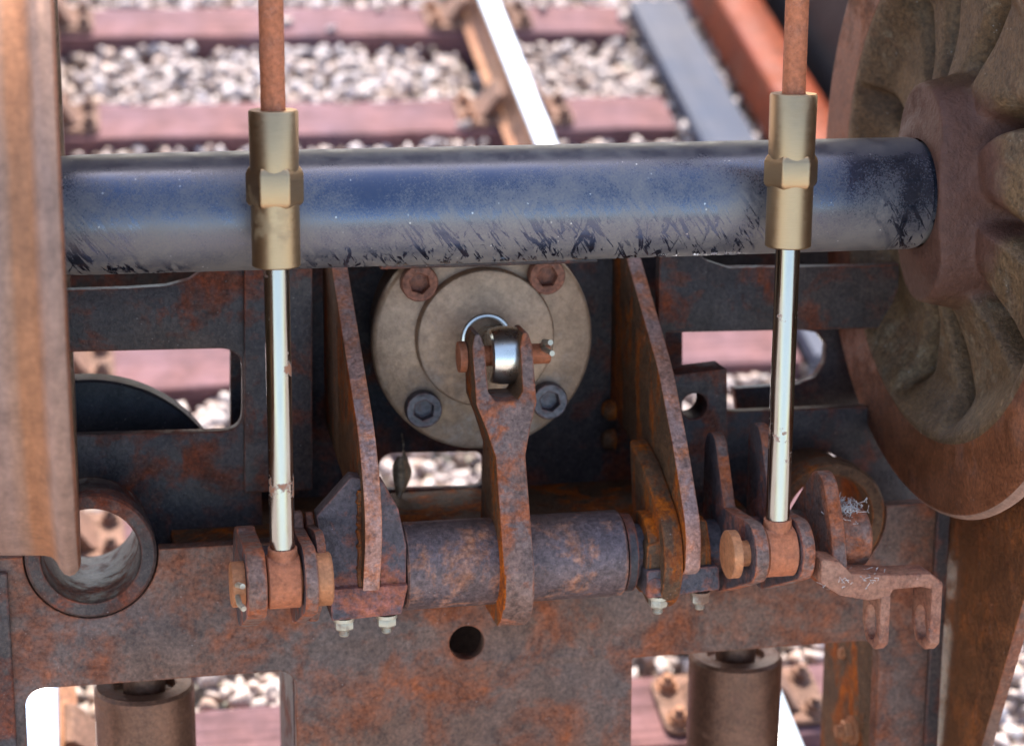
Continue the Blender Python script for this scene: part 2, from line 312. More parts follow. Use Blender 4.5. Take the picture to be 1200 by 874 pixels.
def plate(name, loops, plane, at, thick, bev=.002):
    """flat plate from an outline and holes, bevelled edges. plane 'xz': front face at y=at, growing away; 'yz': left face at x=at, growing to +x"""
    cu = bpy.data.curves.new(name, 'CURVE'); cu.dimensions = '2D'; cu.fill_mode = 'BOTH'
    cu.extrude = thick/2-bev; cu.bevel_depth = bev; cu.bevel_resolution = 1; cu.offset = -bev
    for lp in loops:
        s = cu.splines.new('POLY'); s.points.add(len(lp)-1); s.use_cyclic_u = True
        for q, p in zip(s.points, lp): q.co = (p[0], p[1], 0, 1)
    o = bpy.data.objects.new('tmp', cu); COL.objects.link(o)
    dg = bpy.context.evaluated_depsgraph_get()
    me = bpy.data.meshes.new_from_object(o.evaluated_get(dg)); me.name = name
    bpy.data.objects.remove(o); bpy.data.curves.remove(cu)
    for v in me.vertices:
        u, q, t = v.co
        v.co = (u, at+thick/2-t, q) if plane == 'xz' else (at+thick/2+t, u, q)
    bm = bmesh.new(); bm.from_mesh(me); bmesh.ops.remove_doubles(bm, verts=bm.verts, dist=1e-5); bm.to_mesh(me); bm.free()
    return me
def hexbolt(c, axis, r, h, thread_r, thread_l, wash=0.):
    """nut or bolt head: hexagon with a crowned top, thread stub beyond it, washer behind it"""
    p = []
    if wash: p.append(lathe([(-.006, wash), (-.0005, wash)], c, axis, 24))
    p.append(lathe([(0, r*.93), (.0015, r), (h*.82, r), (h, r*.86)], c, axis, 6))
    if thread_l:
        pr = []; k = 0; t = 0.
        while t < thread_l: pr.append((h+t, thread_r*(1 if k % 2 else .88))); t += .0016; k += 1
        pr.append((h+thread_l, thread_r*.8)); p.append(lathe(pr, c, axis, 16))
    return p

# ================================================================ THE SETTING (track coordinates = world)
rng = np.random.default_rng(7); random.seed(7)
RAIL_X = (-.122, 1.392)
def structure(name, me, mat):
    me.materials.append(M[mat]); o = bpy.data.objects.new(name, me); COL.objects.link(o); o['kind'] = 'structure'; return o
gm = mesh('ground', [(-60, -40, -.17), (60, -40, -.17), (60, 90, -.17), (-60, 90, -.17)], [[0, 1, 2, 3]])
structure('ground', gm, 'ground')

def gw(x, y, z=0.):                 # world point on the track bed under a spot
    d = TILT.to_3x3() @ Vector(ray(x, y)); return Vector((0, 0, CAMH+RAILTOP)) + d*((z-CAMH-RAILTOP)/d.z)

SLEEPER_Y = [2.215, 2.885, 3.56, 4.246, 4.87, 5.535, 6.204, 6.875, 7.55, 8.22, 8.9, 9.6]
names_pos = {2.885: 'red brown timber sleeper under the machine, seen through the frame windows beside the jacks', 3.56: 'red brown timber sleeper glimpsed only through the round bushings',
             4.246: 'pinkish timber sleeper seen through the slots of the upper frame panels', 4.87: 'timber sleeper hidden from sight behind the axle and the upper frame panels',
             5.535: 'pinkish timber sleeper whose dark front edge runs just above the axle', 6.204: 'red brown timber sleeper one ballast bay beyond the sleeper that runs just above the axle'}
chair_pos = {2.885: 'seen in the frame window beside a jack', 3.56: 'glimpsed near a round bushing', 4.246: 'seen through the slot of an upper frame panel', 4.87: 'hidden behind the axle',
             5.535: 'on the sleeper just above the axle', 6.204: 'on the sleeper one ballast bay beyond the axle'}
for i, y in enumerate(SLEEPER_Y):
    L0, L1 = -.65+random.uniform(-.02, .02), 1.93+random.uniform(-.015, .015)
    bm = bmesh.new()
    V, Fc = box(L0, L1, -.105, .105, -.14, 0)
    vs = [bm.verts.new(v) for v in V]; [bm.faces.new([vs[k] for k in f]) for f in Fc]
    bmesh.ops.subdivide_edges(bm, edges=[e for e in bm.edges if abs((e.verts[0].co-e.verts[1].co).x) > 1], cuts=14, use_grid_fill=True)
    for v in bm.verts: v.co += Vector((0, random.uniform(-.004, .004), random.uniform(-.003, .003)))
    bmesh.ops.recalc_face_normals(bm, faces=bm.faces)
    me = bpy.data.meshes.new('sleeper'); bm.to_mesh(me); bm.free()
    o = bpy.data.objects.new('railway_sleeper', me); COL.objects.link(o); me.materials.append(M['sleeper'])
    md = o.modifiers.new('bevel', 'BEVEL'); md.width = .006; md.segments = 2; md.limit_method = 'ANGLE'
    o.location = (0, y+.105, 0)
    o['label'] = names_pos.get(y, 'plain timber sleeper of the track well before or beyond the machine'); o['category'] = 'sleeper'; o['group'] = 'timber sleepers of the track'

# rails: flat-bottomed section, head a part of its own where it is polished
def rail(x, label):
    t = thing('steel_rail', (x, 0, .018), label, 'rail', 'rails of the track', world=True)
    def ext(sec):
        n = len(sec); ys = (-1.5, 16.); V = [Vector((x+a, y, b)) for y in ys for a, b in sec]
        return V, [[k, (k+1) % n, n+(k+1) % n, n+k] for k in range(n)]+[list(range(n)), list(range(n, 2*n))]
    sec = [(-.068, .018), (.068, .018), (.068, .027), (.025, .038), (.010, .055), (.009, .11), (.018, .128), (.035, .136), (-.035, .136), (-.018, .128), (-.009, .11), (-.010, .055), (-.025, .038), (-.068, .027)]
    obj('web_and_foot', merge('rail_web', [ext(sec)]), 'rail_side', t, smooth=50)
    head = [(.0345, .1365), (.0358, .158), (.031, .167), (.018, .17), (-.018, .17), (-.031, .167), (-.0358, .158), (-.0345, .1365)]
    me = merge('rail_head', [ext(head)]); h = obj('head', me, 'rail_top', t, smooth=50)
    me.materials.append(M['rail_side'])
    for p in me.polygons:
        if abs(p.normal.x) > .9 or p.normal.z < -.5: p.material_index = 1
rail(RAIL_X[0], 'steel rail passing under the flanged wheel at the left of the machine, mostly hidden')
rail(RAIL_X[1], 'rust sided steel rail with bright polished head between ballast bays')

# chairs that hold the rails, with two bolts each
def chair(x, y, k):
    ps = chair_pos.get(round(y-.105, 3), 'well before or beyond the machine')
    t = thing('rail_chair', (x, y, 0), ('iron chair of the bright rail, ' if k else 'iron chair of the hidden rail, ')+ps, 'rail chair', 'iron chairs holding the rails', world=True)
    pts = fillet([(-.19, -.085), (.19, -.085), (.19, .085), (-.19, .085)], .03)
    V = [Vector((x+a, y+b, z)) for z in (.001, .017) for a, b in pts]; n = len(pts)
    obj('base_plate', mesh('base_plate', V, [[i, (i+1) % n, n+(i+1) % n, n+i] for i in range(n)]+[list(range(n)), list(range(n, 2*n))]), 'chair', t, bevel=.003)
    for s in (-1, 1):
        pr = [(.0695, .017), (.13, .017), (.112, .03), (.084, .082), (.062, .104), (.042, .102), (.05, .07), (.07, .045)]
        V = [Vector((x+s*a, y+q, z)) for q in (-.055, .055) for a, z in pr]; n = len(pr)
        obj('jaw', mesh('jaw', V, [[i, (i+1) % n, n+(i+1) % n, n+i] for i in range(n)]+[list(range(n)), list(range(n, 2*n))]), 'chair', t, bevel=.004)
        for q in (-.05, .05):
            obj('bolt', merge('bolt', hexbolt((x+s*.158, y+q, .0235), (0, 0, 1), .021, .017, .011, .014, .026)), 'rail_side' if s < 0 else 'chair', t)
for k, x in enumerate(RAIL_X):
    for y in SLEEPER_Y:
        if y < 8.5: chair(x, y+.105, k)

# ballast: real stones, one mass
def ballast():
    shapes = []
    for s in range(30):
        bm = bmesh.new(); q = rng.normal(size=(13, 3)); q /= np.linalg.norm(q, axis=1)[:, None]; q *= rng.uniform(.7, 1.15, (13, 1))*np.array([1., rng.uniform(.65, 1), rng.uniform(.5, .8)])
        for p in q: bm.verts.new(p)
        r = bmesh.ops.convex_hull(bm, input=bm.verts); bmesh.ops.delete(bm, geom=[g for g in r['geom_interior'] if isinstance(g, bmesh.types.BMVert)], context='VERTS')
        bmesh.ops.triangulate(bm, faces=bm.faces); bm.verts.index_update()
        shapes.append((np.array([v.co[:] for v in bm.verts]), np.array([[v.index for v in f.verts] for f in bm.faces]))); bm.free()
    Vs, Fs, T, n = [], [], [], 0
    def field(x0, x1, y0, y1, dens, zlo, zhi, size):
        nonlocal n
        k = int((x1-x0)*(y1-y0)*dens)
        for x, y in zip(rng.uniform(x0, x1, k), rng.uniform(y0, y1, k)):
            r = size*rng.uniform(.55, 1.25); over = False
            for sy in SLEEPER_Y:
                if sy-r*.55 < y < sy+.21+r*.55 and -.68-r < x < 1.945+r*.6: over = True; break
            z = rng.uniform(zlo, zhi)
            if over:
                if rng.random() > .012 or zlo < -.1: continue
                z = r*.35
            if min(abs(x-RAIL_X[0]), abs(x-RAIL_X[1])) < .09+r: z -= .045
            V, Fc = shapes[rng.integers(30)]
            a, b, c = rng.uniform(0, 2*PI, 3); ca, sa, cb, sb = cos(a), sin(a), cos(b*.25), sin(b*.25)
            Rm = np.array([[ca, -sa, 0], [sa, ca, 0], [0, 0, 1]]) @ np.array([[1, 0, 0], [0, cb, -sb], [0, sb, cb]])
            Vs.append((V*r) @ Rm.T + np.array([x, y, z])); Fs.append(Fc+n); n += len(V); T.append(np.full(len(V), rng.random()))
    for dens, zl, zh in ((700, -.12, -.08), (1100, -.068, -.028)):
        field(-1.1, 3.3, 1.4, 7.3, dens, zl, zh, .028)
    field(-1.1, 3.3, 7.3, 10, 330, -.1, -.04, .045)
    V = np.concatenate(Vs); Fc = np.concatenate(Fs); me = bpy.data.meshes.new('ballast')
    me.vertices.add(len(V)); me.vertices.foreach_set('co', V.ravel()); me.loops.add(len(Fc)*3); me.loops.foreach_set('vertex_index', Fc.ravel().astype(np.int32))
    me.polygons.add(len(Fc)); me.polygons.foreach_set('loop_start', np.arange(0, len(Fc)*3, 3, dtype=np.int32))
    me.update(calc_edges=True); at = me.attributes.new('tone', 'FLOAT', 'POINT'); at.data.foreach_set('value', np.concatenate(T).astype(np.float32))
    me.materials.append(M['stone']); o = bpy.data.objects.new('ballast', me); COL.objects.link(o)
    o['kind'] = 'stuff'; o['label'] = 'pale crushed granite ballast between the sleepers'; o['category'] = 'ballast'
ballast()

# things lying beside the track
t = thing('timber_board', (2.02, 5.3, 0), 'weathered blue grey board lying along the sleeper ends', 'board', world=True)
obj('plank', merge('plank', [box(1.955, 2.135, 4.2, 6.36, .004, .05)]), 'board', t, bevel=.005)
t = thing('rusty_beam', (2.28, 5.0, 0), 'rusty red steel beam lying beside the grey board', 'beam', world=True)
sec = [(2.20, .0), (2.38, .0), (2.38, .14), (2.34, .16), (2.24, .16), (2.215, .145)]
V = [Vector((a, y, b)) for y in (4.6, 8.6) for a, b in sec]; n = len(sec)
obj('web', mesh('beam_web', V, [[i, (i+1) % n, n+(i+1) % n, n+i] for i in range(n)]+[list(range(n)), list(range(n, 2*n))]), 'red_beam', t, bevel=.008)
t = thing('dark_infill', (2.9, 6.2, 0), 'added black cabinet standing behind the rusty beam', 'infill', world=True)  # black box added to fill a dark area beyond the beam
obj('body', merge('infill_body', [box(2.46, 3.3, 4.9, 8.2, -.06, .62)]), 'black', t, bevel=.02)
obj('lid', merge('infill_lid', [box(2.43, 3.33, 4.87, 8.23, .621, .66)]), 'black', t, bevel=.01)

# ================================================================ WHEELSET
A, ZC, XL, XRT, RW, RA = 2.985, -.463, -.022, 1.338, .522, .0885
def wheel_mesh(X0, s):
    """X0 inner face, s = +1 grows to +x. Returns rim and web meshes"""
    prof = [(.0, .402), (.0, .506), (.003, .514), (.009, .520), (.016, .522), (.023, .519), (.029, .511), (.034, .500), (.040, .4935), (.050, .4905), (.09, .488), (.13, .4855), (.135, .482), (.135, .405), (.10, .395), (.05, .39), (.012, .395)]
    n = 160
    rim = lathe([(s*t_, r) for t_, r in prof], (X0, A, ZC), (1, 0, 0), n, closed=True)
    nr, na = 88, 720; V, Fc = [], []
    hubw = -.040 if s > 0 else .012
    sm = lambda x: (lambda u: u*u*(3-2*u))(min(1, max(0, x)))
    # curved grooves that part the cast fins: angle from straight down at the hub and at the rim, depth
    GR = [(-72, -76, .7), (-33, -22, 1), (-13, 7, 1.1), (32, 43, 1), (78, 70, .9), (134, 110, 1), (173, 160, 1.1), (203, 193, .9), (228, 212, 1), (256, 250, .8)]
    for i in range(nr+1):
        r = .0865+(.404-.0865)*i/nr
        p = min(1, max(0, (r-.13)/(.404-.13))); rise = sm((p-.68)/.30)
        for k in range(na):
            a = 2*PI*k/na; fi = math.degrees(math.atan2(-cos(a), -sin(a)))
            edge = .093+.078*abs(sin(a+.10))**2.8
            u = sm((r-edge)/.018)
            g = 0.
            if True:
                for gi, go, gd in GR:
                    df = (fi*s-(gi+(go-gi)*sm(p*1.15))+180) % 360-180
                    de = r*math.radians(df); wd = .009 if de < 0 else .027
                    if abs(de) < .12: g = max(g, gd*math.exp(-(de/wd)**2))
            lvl = .016+.030*sm(p/.5)
            web_ = lvl+.072*g*sm((r-edge-.006)/.03)*(1-rise)-.046*rise
            wv = (hubw+.008*sm((r-.095)/.04))*(1-u)+web_*u
            if i == nr: wv = .0015
            V.append(Vector((X0+s*wv, A+r*cos(a), ZC+r*sin(a))))
    for i in range(nr):
        for k in range(na): Fc.append([i*na+k, i*na+(k+1) % na, (i+1)*na+(k+1) % na, (i+1)*na+k])
    # back of the web
    b0 = len(V)
    for r, wv in ((.404, .09), (.30, .11), (.16, .15), (.0865, .17)):
        for k in range(na):
            a = 2*PI*k/na; V.append(Vector((X0+s*wv, A+r*cos(a), ZC+r*sin(a))))
    for i in range(3):
        for k in range(na): Fc.append([b0+i*na+k, b0+i*na+(k+1) % na, b0+(i+1)*na+(k+1) % na, b0+(i+1)*na+k])
    return rim, (V, Fc)
ws = thing('wheelset', (.66, A, ZC-RW), 'railway wheelset with dusty blue black axle and two flanged wheels', 'wheelset')
axp = [(XL-.02, RA-.004), (XL+.02, RA-.001), (XL+.3, RA), (XRT-.3, RA), (XRT-.055, RA), (XRT-.046, RA-.002), (XRT-.042, RA-.007), (XRT-.02, RA-.008), (XRT+.24, RA-.01)]
obj('axle', merge('axle', [lathe([(t_, r) for t_, r in axp], (0, A, ZC), (1, 0, 0), 96)]), 'axle', ws, loc=(.6, A, ZC)).data.transform(Matrix.Translation((-.6, -A, -ZC)))
for X0, s in ((XL, -1), (XRT, 1)):
    rim, web = wheel_mesh(X0, s)
    me = merge('rim', [rim]); me.transform(Matrix.Translation((-X0, -A, -ZC)))
    ro = obj('wheel', me, 'wheel', ws, loc=(X0, A, ZC), smooth=40); me.materials.append(M['tread'])
    for p in me.polygons:
        c = p.center; rr = math.hypot(c.y, c.z)
        if rr > .4805 and abs(c.x) > .004: p.material_index = 1
    me = merge('web', [web]); me.transform(Matrix.Translation((-X0, -A, -ZC))); wo = obj('web', me, 'web', ro, loc=(X0, A, ZC), smooth=75)

# ================================================================ PULL RODS
YR = 2.842
def pull_rod(x, px, lab, ys, grp):
    X = P(x, 640, YR)[0]
    zz = [P(px, y, YR)[2] for y in ys]      # coupling top, hex top, hex bottom, coupling bottom, eye top, eye centre
    t = thing('pull_rod', (X, YR, zz[5]), lab, 'rod', grp)
    obj('upper_rod', merge('upper_rod', [lathe([(0, .0175), (.0995-zz[0]+.01, .0175)], (X, YR, zz[0]-.01), (0, 0, 1), 28)]), 'copper_rust', t, loc=(X, YR, zz[0]))
    t.children[-1].data.transform(Matrix.Translation((-X, -YR, -zz[0])))
    c = obj('coupling', merge('coupling', [lathe([(zz[3], .0325), (zz[3]+.002, .0345), (zz[2], .0345), (zz[1], .0345), (zz[0]-.004, .0352), (zz[0]-.001, .0335), (zz[0]-.001, .0185), (zz[0]-.012, .018)], (X, YR, 0), (0, 0, 1), 56)]), 'brass', t, smooth=40)
    a = .0415; h = zz[1]-zz[2]
    hx = [(zz[2]-.0005, a*.87), (zz[2]+.004, a*.965), (zz[2]+.008, a), (zz[1]-.009, a), (zz[1]-.004, a*.955), (zz[1]+.002, a*.86)]
    obj('hex_nut', merge('hex_nut', [lathe(hx, (X, YR, 0), (0, 0, 1), 6, rot=.42)]), 'brass', c, bevel=.0025, seg=3)
    obj('lower_rod', merge('lower_rod', [lathe([(zz[4]-.01, .0185), (zz[3]+.003, .0185)], (X, YR, 0), (0, 0, 1), 40)]), 'chrome_spotted' if px < 600 else 'chrome', t)
    obj('eye', merge('eye', [lathe([(-.0245, .038), (-.0225, .0405), (.0225, .0405), (.0245, .038)], (X, YR, zz[5]), (1, 0, 0), 56), lathe([(.02, .024), (.052, .0215)], (X, YR, zz[5]), (0, 0, 1), 32)]), 'copper_rust', t)
    return X, zz[5]
XA, ZA = pull_rod(331, 322, 'pull rod with brass coupling left of the round flange, chromed lower end', (128, 196, 241, 312, 645, 681), 'pull rods in front of the axle')
XB, ZB = pull_rod(910, 922, 'pull rod with brass coupling beside the ribbed wheel, chromed lower end', (109, 182, 219, 289, 607, 644), 'pull rods in front of the axle')

# ================================================================ CROSS SHAFT WITH ITS LEVERS
YS = 3.0; ZS = P(600, 655, YS)[2]; RS = .069
xs0, xs1 = P(476, 650, 2.95)[0], P(734, 650, 2.95)[0]
cs = thing('cross_shaft', (.65, YS, ZS), 'rusty cross shaft with levers running in two bearing brackets', 'shaft')
obj('shaft', merge('shaft', [lathe([(XA-.05, .045), (XB+.19, .045)], (0, YS, ZS), (1, 0, 0), 40)]), 'block', cs)
obj('sleeve', merge('sleeve', [lathe([(xs0, RS-.003), (xs0+.003, RS), (xs1-.003, RS), (xs1, RS-.003)], (0, YS, ZS), (1, 0, 0), 64)]), 'sleeve', cs)
obj('collar', merge('collar', [lathe([(xs1+.003, RS-.006), (xs1+.018, RS-.006)], (0, YS, ZS), (1, 0, 0), 48)]), 'dark_plate', cs)
# middle lever: forked head reaching up and back to the roller of the actuator
ZT = P(590, 385, 3.08)[2]
XCV = P(609, 650, 2.9)[0]
def crank():
    XC = XCV; w = .0245
    yf = lambda z: 2.895+(z-ZS)*.42 if z > ZS else YS-math.sqrt(max(.0001, .105**2-(z-ZS)**2))        # front edge leans back going up
    zn = P(600, 520, 3.0)[2]; zsl = P(600, 465, 3.03)[2]; ztop = ZT
    # front outline (x, z): stem, flare, two tines
    L = [(-w, ZS-.098), (w, ZS-.098), (w, ZS-.075), (w, ZS-.05), (w, ZS-.025), (w, ZS+.01), (w*.98, zn-.012), (.036, zn+.03), (.0485, zsl-.004), (.0485, ztop-.02), (.043, ztop), (.034, ztop), (.0285, ztop-.02), (.0275, zsl+.014), (.017, zsl), (-.017, zsl), (-.0275, zsl+.014), (-.0285, ztop-.02), (-.034, ztop), (-.043, ztop), (-.0485, ztop-.02), (-.0485, zsl-.004), (-.036, zn+.03), (-w*.98, zn-.012), (-w, ZS+.01), (-w, ZS-.025), (-w, ZS-.05), (-w, ZS-.075)]
    L = fillet(L, .008, 4)
    me = plate('fork', [[(XC+a, b) for a, b in L]], 'xz', 0, .105, .003)
    for v in me.vertices:
        z = v.co.z; dep = 2*(YS-yf(z)) if z < ZS else .105+.105*max(0, 1-(z-ZS)/.08) if z < zn else .105-(z-zn)/(ztop-zn)*.045
        v.co.y = yf(z)+v.co.y/.105*dep
    return me
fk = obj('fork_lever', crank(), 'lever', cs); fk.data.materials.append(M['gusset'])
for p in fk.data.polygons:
    if p.normal.x < -.5: p.material_index = 1  # left faces of the fork take a darker steel as painted shade
# left double lever
def shade_left_faces(o_):                   # left faces painted darker, standing in for shade on that side
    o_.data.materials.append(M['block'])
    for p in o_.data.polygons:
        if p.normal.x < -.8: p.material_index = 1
def lever_plate(x, th, pins, rs, mat, name='lever'):
    for i, (py_, pz_, r) in enumerate(pins):
        k = i*.001
        o_ = obj(name, plate(name, [hull(circ((YS, ZS), rs-k, 44)+circ((py_, pz_), r, 36))], 'yz', x+k, th-2*k, .003), mat, cs); shade_left_faces(o_)
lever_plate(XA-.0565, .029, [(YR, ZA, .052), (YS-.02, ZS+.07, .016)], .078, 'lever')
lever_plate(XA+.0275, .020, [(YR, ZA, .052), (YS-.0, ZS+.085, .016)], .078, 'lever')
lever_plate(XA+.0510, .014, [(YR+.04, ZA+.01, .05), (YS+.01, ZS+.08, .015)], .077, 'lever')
obj('pin', merge('pin', [lathe([(-.078, .030), (-.076, .034), (-.0575, .034), (-.0575, .02), (.048, .02), (.048, .040), (.0685, .040), (.071, .037)], (XA, YR-.002, ZA), (1, 0, 0), 40)]), 'orange', cs)
cp = P(281, 668, YR-.05)
for dz, dy in ((.013, .0), (-.012, -.012)):
    obj('split_pin', merge('split_pin', [tube([(XA-.071, YR-.02, ZA+dz*.3), (XA-.069, YR-.042+dy, ZA+dz), (XA-.064, YR-.058+dy, ZA+dz*1.2)], .0042, 10)]), 'zinc', cs)
# right double lever with its raised arms
zu = P(845, 520, 3.02)[2]
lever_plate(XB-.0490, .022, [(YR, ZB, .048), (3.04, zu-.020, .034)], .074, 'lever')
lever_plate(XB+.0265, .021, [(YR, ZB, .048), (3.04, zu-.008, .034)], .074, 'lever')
obj('pin', merge('pin', [lathe([(-.083, .034), (-.081, .0375), (-.067, .0375), (-.066, .035), (-.0655, .02), (.052, .02)], (XB, YR-.004, ZB), (1, 0, 0), 44)]), 'orange', cs)
obj('collar', merge('collar', [lathe([(XB+.048, .055), (XB+.085, .055)], (0, YS-.04, ZS+.01), (1, 0, 0), 44)]), 'dark_plate', cs)
# end arm: plate on the shaft end with a boss, and a bent two-eyed bracket
xe = XB+.086
ep = [Q(987, 606, xe), Q(985, 640, xe), Q(978, 672, xe)]
ep = [(2.905, ep[0][1]), (2.875, ep[1][1]), (2.858, ep[2][1])]
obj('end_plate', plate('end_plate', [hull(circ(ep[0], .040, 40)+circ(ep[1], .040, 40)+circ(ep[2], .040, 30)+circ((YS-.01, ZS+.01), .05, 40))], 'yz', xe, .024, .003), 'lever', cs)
shade_left_faces(cs.children[-1]) if cs.children[-1].name.startswith('end_plate') else None
obj('end_boss', merge('end_boss', [lathe([(.0235, .046), (.070, .046), (.0735, .0425)], (xe, 2.885, P(1002, 628, 2.885)[2]), (1, 0, 0), 48)]), 'lever', cs)
def bent():
    p = []
    ya = 2.83
    a = P(966, 668, ya); b = P(1085, 680, ya); zt = P(1010, 672, ya)[2]
    x0, x1 = xe+.004, P(1100, 680, ya)[0]
    # horizontal strap
    strap = plate('strap', [fillet(XZ([(962, 655), (984, 658), (998, 672), (1050, 674), (1090, 672), (1101, 679), (1102, 692), (1080, 688), (1047, 691), (1043, 700), (1018, 704), (985, 698), (962, 684)], ya-.03), .006)], 'xz', ya-.03, .05, .003)
    return strap, x0, x1, zt, ya
strap, bx0, bx1, bzt, bya = bent()
ea = obj('end_arm', strap, 'arm_rust', cs)
for xr_, ztp, zl, th in ((P(1043, 720, bya-.03)[0], P(1035, 697, bya-.03)[2], P(1035, 765, bya-.03)[2], .017), (P(1103, 720, bya-.03)[0], P(1095, 682, bya-.03)[2], P(1095, 765, bya-.03)[2], .0185)):
    y0, y1 = bya-.031, bya+.042
    lp = fillet([(y0, ztp), (y1, ztp), (y1, zl+.03), (y1-.02, zl+.004), (y0+.018, zl), (y0, zl+.016)], .008)
    zh = zl+.040; hole = [((y0+y1)/2+.022*cos(q), zh+.028*sin(q)) for q in np.linspace(0, 2*PI, 25)[:-1]]
    obj('eye_tab', plate('eye_tab', [lp, hole], 'yz', xr_-th, th, .0025), 'arm_rust', ea)

# ================================================================ BEARING BRACKETS
Y2_ = 3.379
def bracket(front, xref, yref, lab, block, capp, nuts, thick, bmat='block', bth=.035):
    X = P(xref, yref, 2.90)[0]
    yz = [Q(x, y, X) for x, y in front]
    YB = Y2_
    ztop = yz[0][1]; zb = yz[-1][1]
    dy = (yz[1][0]-yz[0][0])/(yz[1][1]-yz[0][1])
    top = (yz[0][0]+dy*.16, ztop+.16)
    poly = [top]+yz+[(yz[-1][0]+.022, zb-.016), (yz[-1][0]+.06, zb-.016), (3.06, zb+.02), (3.10, ZS+.10), (YB, ZS+.14), (YB, ztop+.16)]
    poly = fillet(poly, [0]+[.25]*(len(yz)-1)+[.02]+[.02, .01, .02, .03, .02, 0])
    t = thing('bearing_bracket', (X, YS, ZS), lab, 'bracket', 'gusseted bearing brackets of the cross shaft')
    me = plate('gusset', [poly], 'yz', X, thick, .002); g = obj('gusset_plate', me, 'gusset', t)
    me.materials.append(M['edge'])
    for p in me.polygons:
        if p.normal.y < -.3 and abs(p.normal.x) < .8: p.material_index = 1  # front edge painted lighter than the side faces, as if catching light
    # bearing block round the shaft, in an upper half and a cap
    ob = XZ(block, 2.93); me = plate('block', [fillet(ob, .007)], 'xz', 2.936, bth, .003); obj('bearing_block', me, bmat, t)
    oc = XZ(capp, 2.93); me = plate('cap', [fillet(oc, .005)], 'xz', 2.926, .14, .003); obj('bearing_cap', me, 'block', t)
    for (x, y) in nuts:
        c = P(x, y, 2.945); obj('nut', merge('nut', hexbolt((c[0], c[1], c[2]), (0, 0, -1), .0155, .0135, .0085, .011, .0165)), 'zinc', t)
    return t, X
bl, XG1 = bracket([(389, 316), (421, 516), (429, 618), (425, 692)], 427, 650, 'bearing bracket whose rusty gusset stands between left pull rod and flange',
    [(371, 606), (412, 560), (450, 566), (468, 598), (477, 640), (477, 688), (385, 694), (376, 640)], [(386, 690), (478, 684), (477, 690), (470, 719), (388, 727)], [(403, 727), (453, 723)], .0265)
br, XG2 = bracket([(735, 305), (771, 432), (788, 520), (804, 620), (803, 668)], 805, 640, 'bearing bracket whose rusty gusset stands between flange and ribbed wheel',
    [(760, 640), (790, 632), (815, 606), (830, 612), (834, 640), (836, 668), (758, 674)], [(757, 668), (842, 662), (843, 690), (758, 701)], [(771, 701), (820, 696)], .0255, 'gusset')
# weld fillets and inner flange of the right bracket
obj('side_lug', plate('side_lug', [hull(circ((YS, ZS), .092, 48)+[(3.13, ZS+.15), (3.05, ZS+.13), (2.945, ZS-.04)])], 'yz', XG2-.034, .033, .006), 'gusset', br)
c = P(768, 686, 2.926)
def weld(par, X, Y, z0, z1, lean=0.):
    n_ = 26; pts = [(X+random.uniform(-.0012, .0012), Y+lean*k/n_+random.uniform(-.001, .001), z0+(z1-z0)*k/n_) for k in range(n_+1)]
    obj('weld_bead', merge('weld_bead', [tube(pts, [.0048+.0016*(k % 2)+random.uniform(-.0008, .0008) for k in range(n_+1)], 8)]), 'gusset', par)
zA, zB = P(400, 575, 2.936)[2], P(400, 688, 2.936)[2]
weld(bl, XG1-.001, 2.934, zA, zB); weld(bl, XG1+.0235, 2.934, zA-.01, zB)
weld(br, XG2-.001, 2.934, P(800, 640, 2.936)[2], P(800, 668, 2.936)[2])
obj('shaft_housing', merge('shaft_housing', [lathe([(XG2-.05, .066), (XG2+.045, .066)], (0, YS, ZS), (1, 0, 0), 48)]), 'gusset', br)
obj('shaft_housing', merge('shaft_housing', [lathe([(XG1-.04, .064), (XG1+.055, .064)], (0, YS, ZS), (1, 0, 0), 48)]), 'block', bl)
obj('rivet', merge('rivet', [lathe([(-.004, .013), (.002, .0125), (.004, .009)], (c[0], c[1]+.001, c[2]), (0, -1, 0), 24)]), 'block', br)
for (x, y) in ((720, 480), (720, 515)):
    q = Q(x, y, XG2); obj('bolt', merge('bolt', [lathe([(0, .019), (.012, .018), (.020, .013), (.023, .006)], (XG2-.0005, q[0], q[1]), (-1, 0, 0), 20)]), 'gusset', br)

# ================================================================ FRAME
Y1, Y2, Y3 = 3.12, 3.235, 3.38
fr = thing('machine_frame', (.65, 3.3, -1.95), 'heavy rust mottled steel frame with slots, windows and round bushings', 'machine frame')
ztl = P(245, 640, Y1)[2]                     # top of the lower plate
ZBOT = -1.98
def xof(x, y, Y): return P(x, y, Y)[0]
def zof(x, y, Y): return P(x, y, Y)[2]
TL = P(107, 656, 3.115); TR = P(972, 612, 3.115)
zwin = zof(200, 796, Y1); zwr = zof(890, 760, Y1)
lx0, lx1 = -.45, xof(1099, 700, Y1)
wl = fillet([(xof(28, 830, Y1), ZBOT+.2), (xof(345, 830, Y1), ZBOT+.2), (xof(347, 796, Y1), zwin), (xof(28, 800, Y1), zwin)], .035)
wr = fillet([(xof(743, 830, Y1), ZBOT+.2), (xof(1029, 830, Y1), ZBOT+.2), (xof(1030, 760, Y1), zwr), (xof(741, 770, Y1), zwr)], [.03, .03, .035, .004])
hc = P(547, 753, Y1)
def notch(cx, cz, r, n=40):
    a0 = math.asin((ztl-cz)/r); return [(cx+r*cos(q), cz+r*sin(q)) for q in np.linspace(a0, -PI-a0, n)]
lp = [(lx0, ZBOT), (lx1, ZBOT), (lx1, ztl)]+notch(TR[0], TR[2]+.004, .1055)+notch(TL[0], TL[2]+.006, .1055)+[(lx0, ztl)]
obj('lower_plate', plate('lower_plate', [lp, wl, wr, circ((hc[0], hc[2]), .0295)], 'xz', Y1, .03, .0025), 'plate', fr)
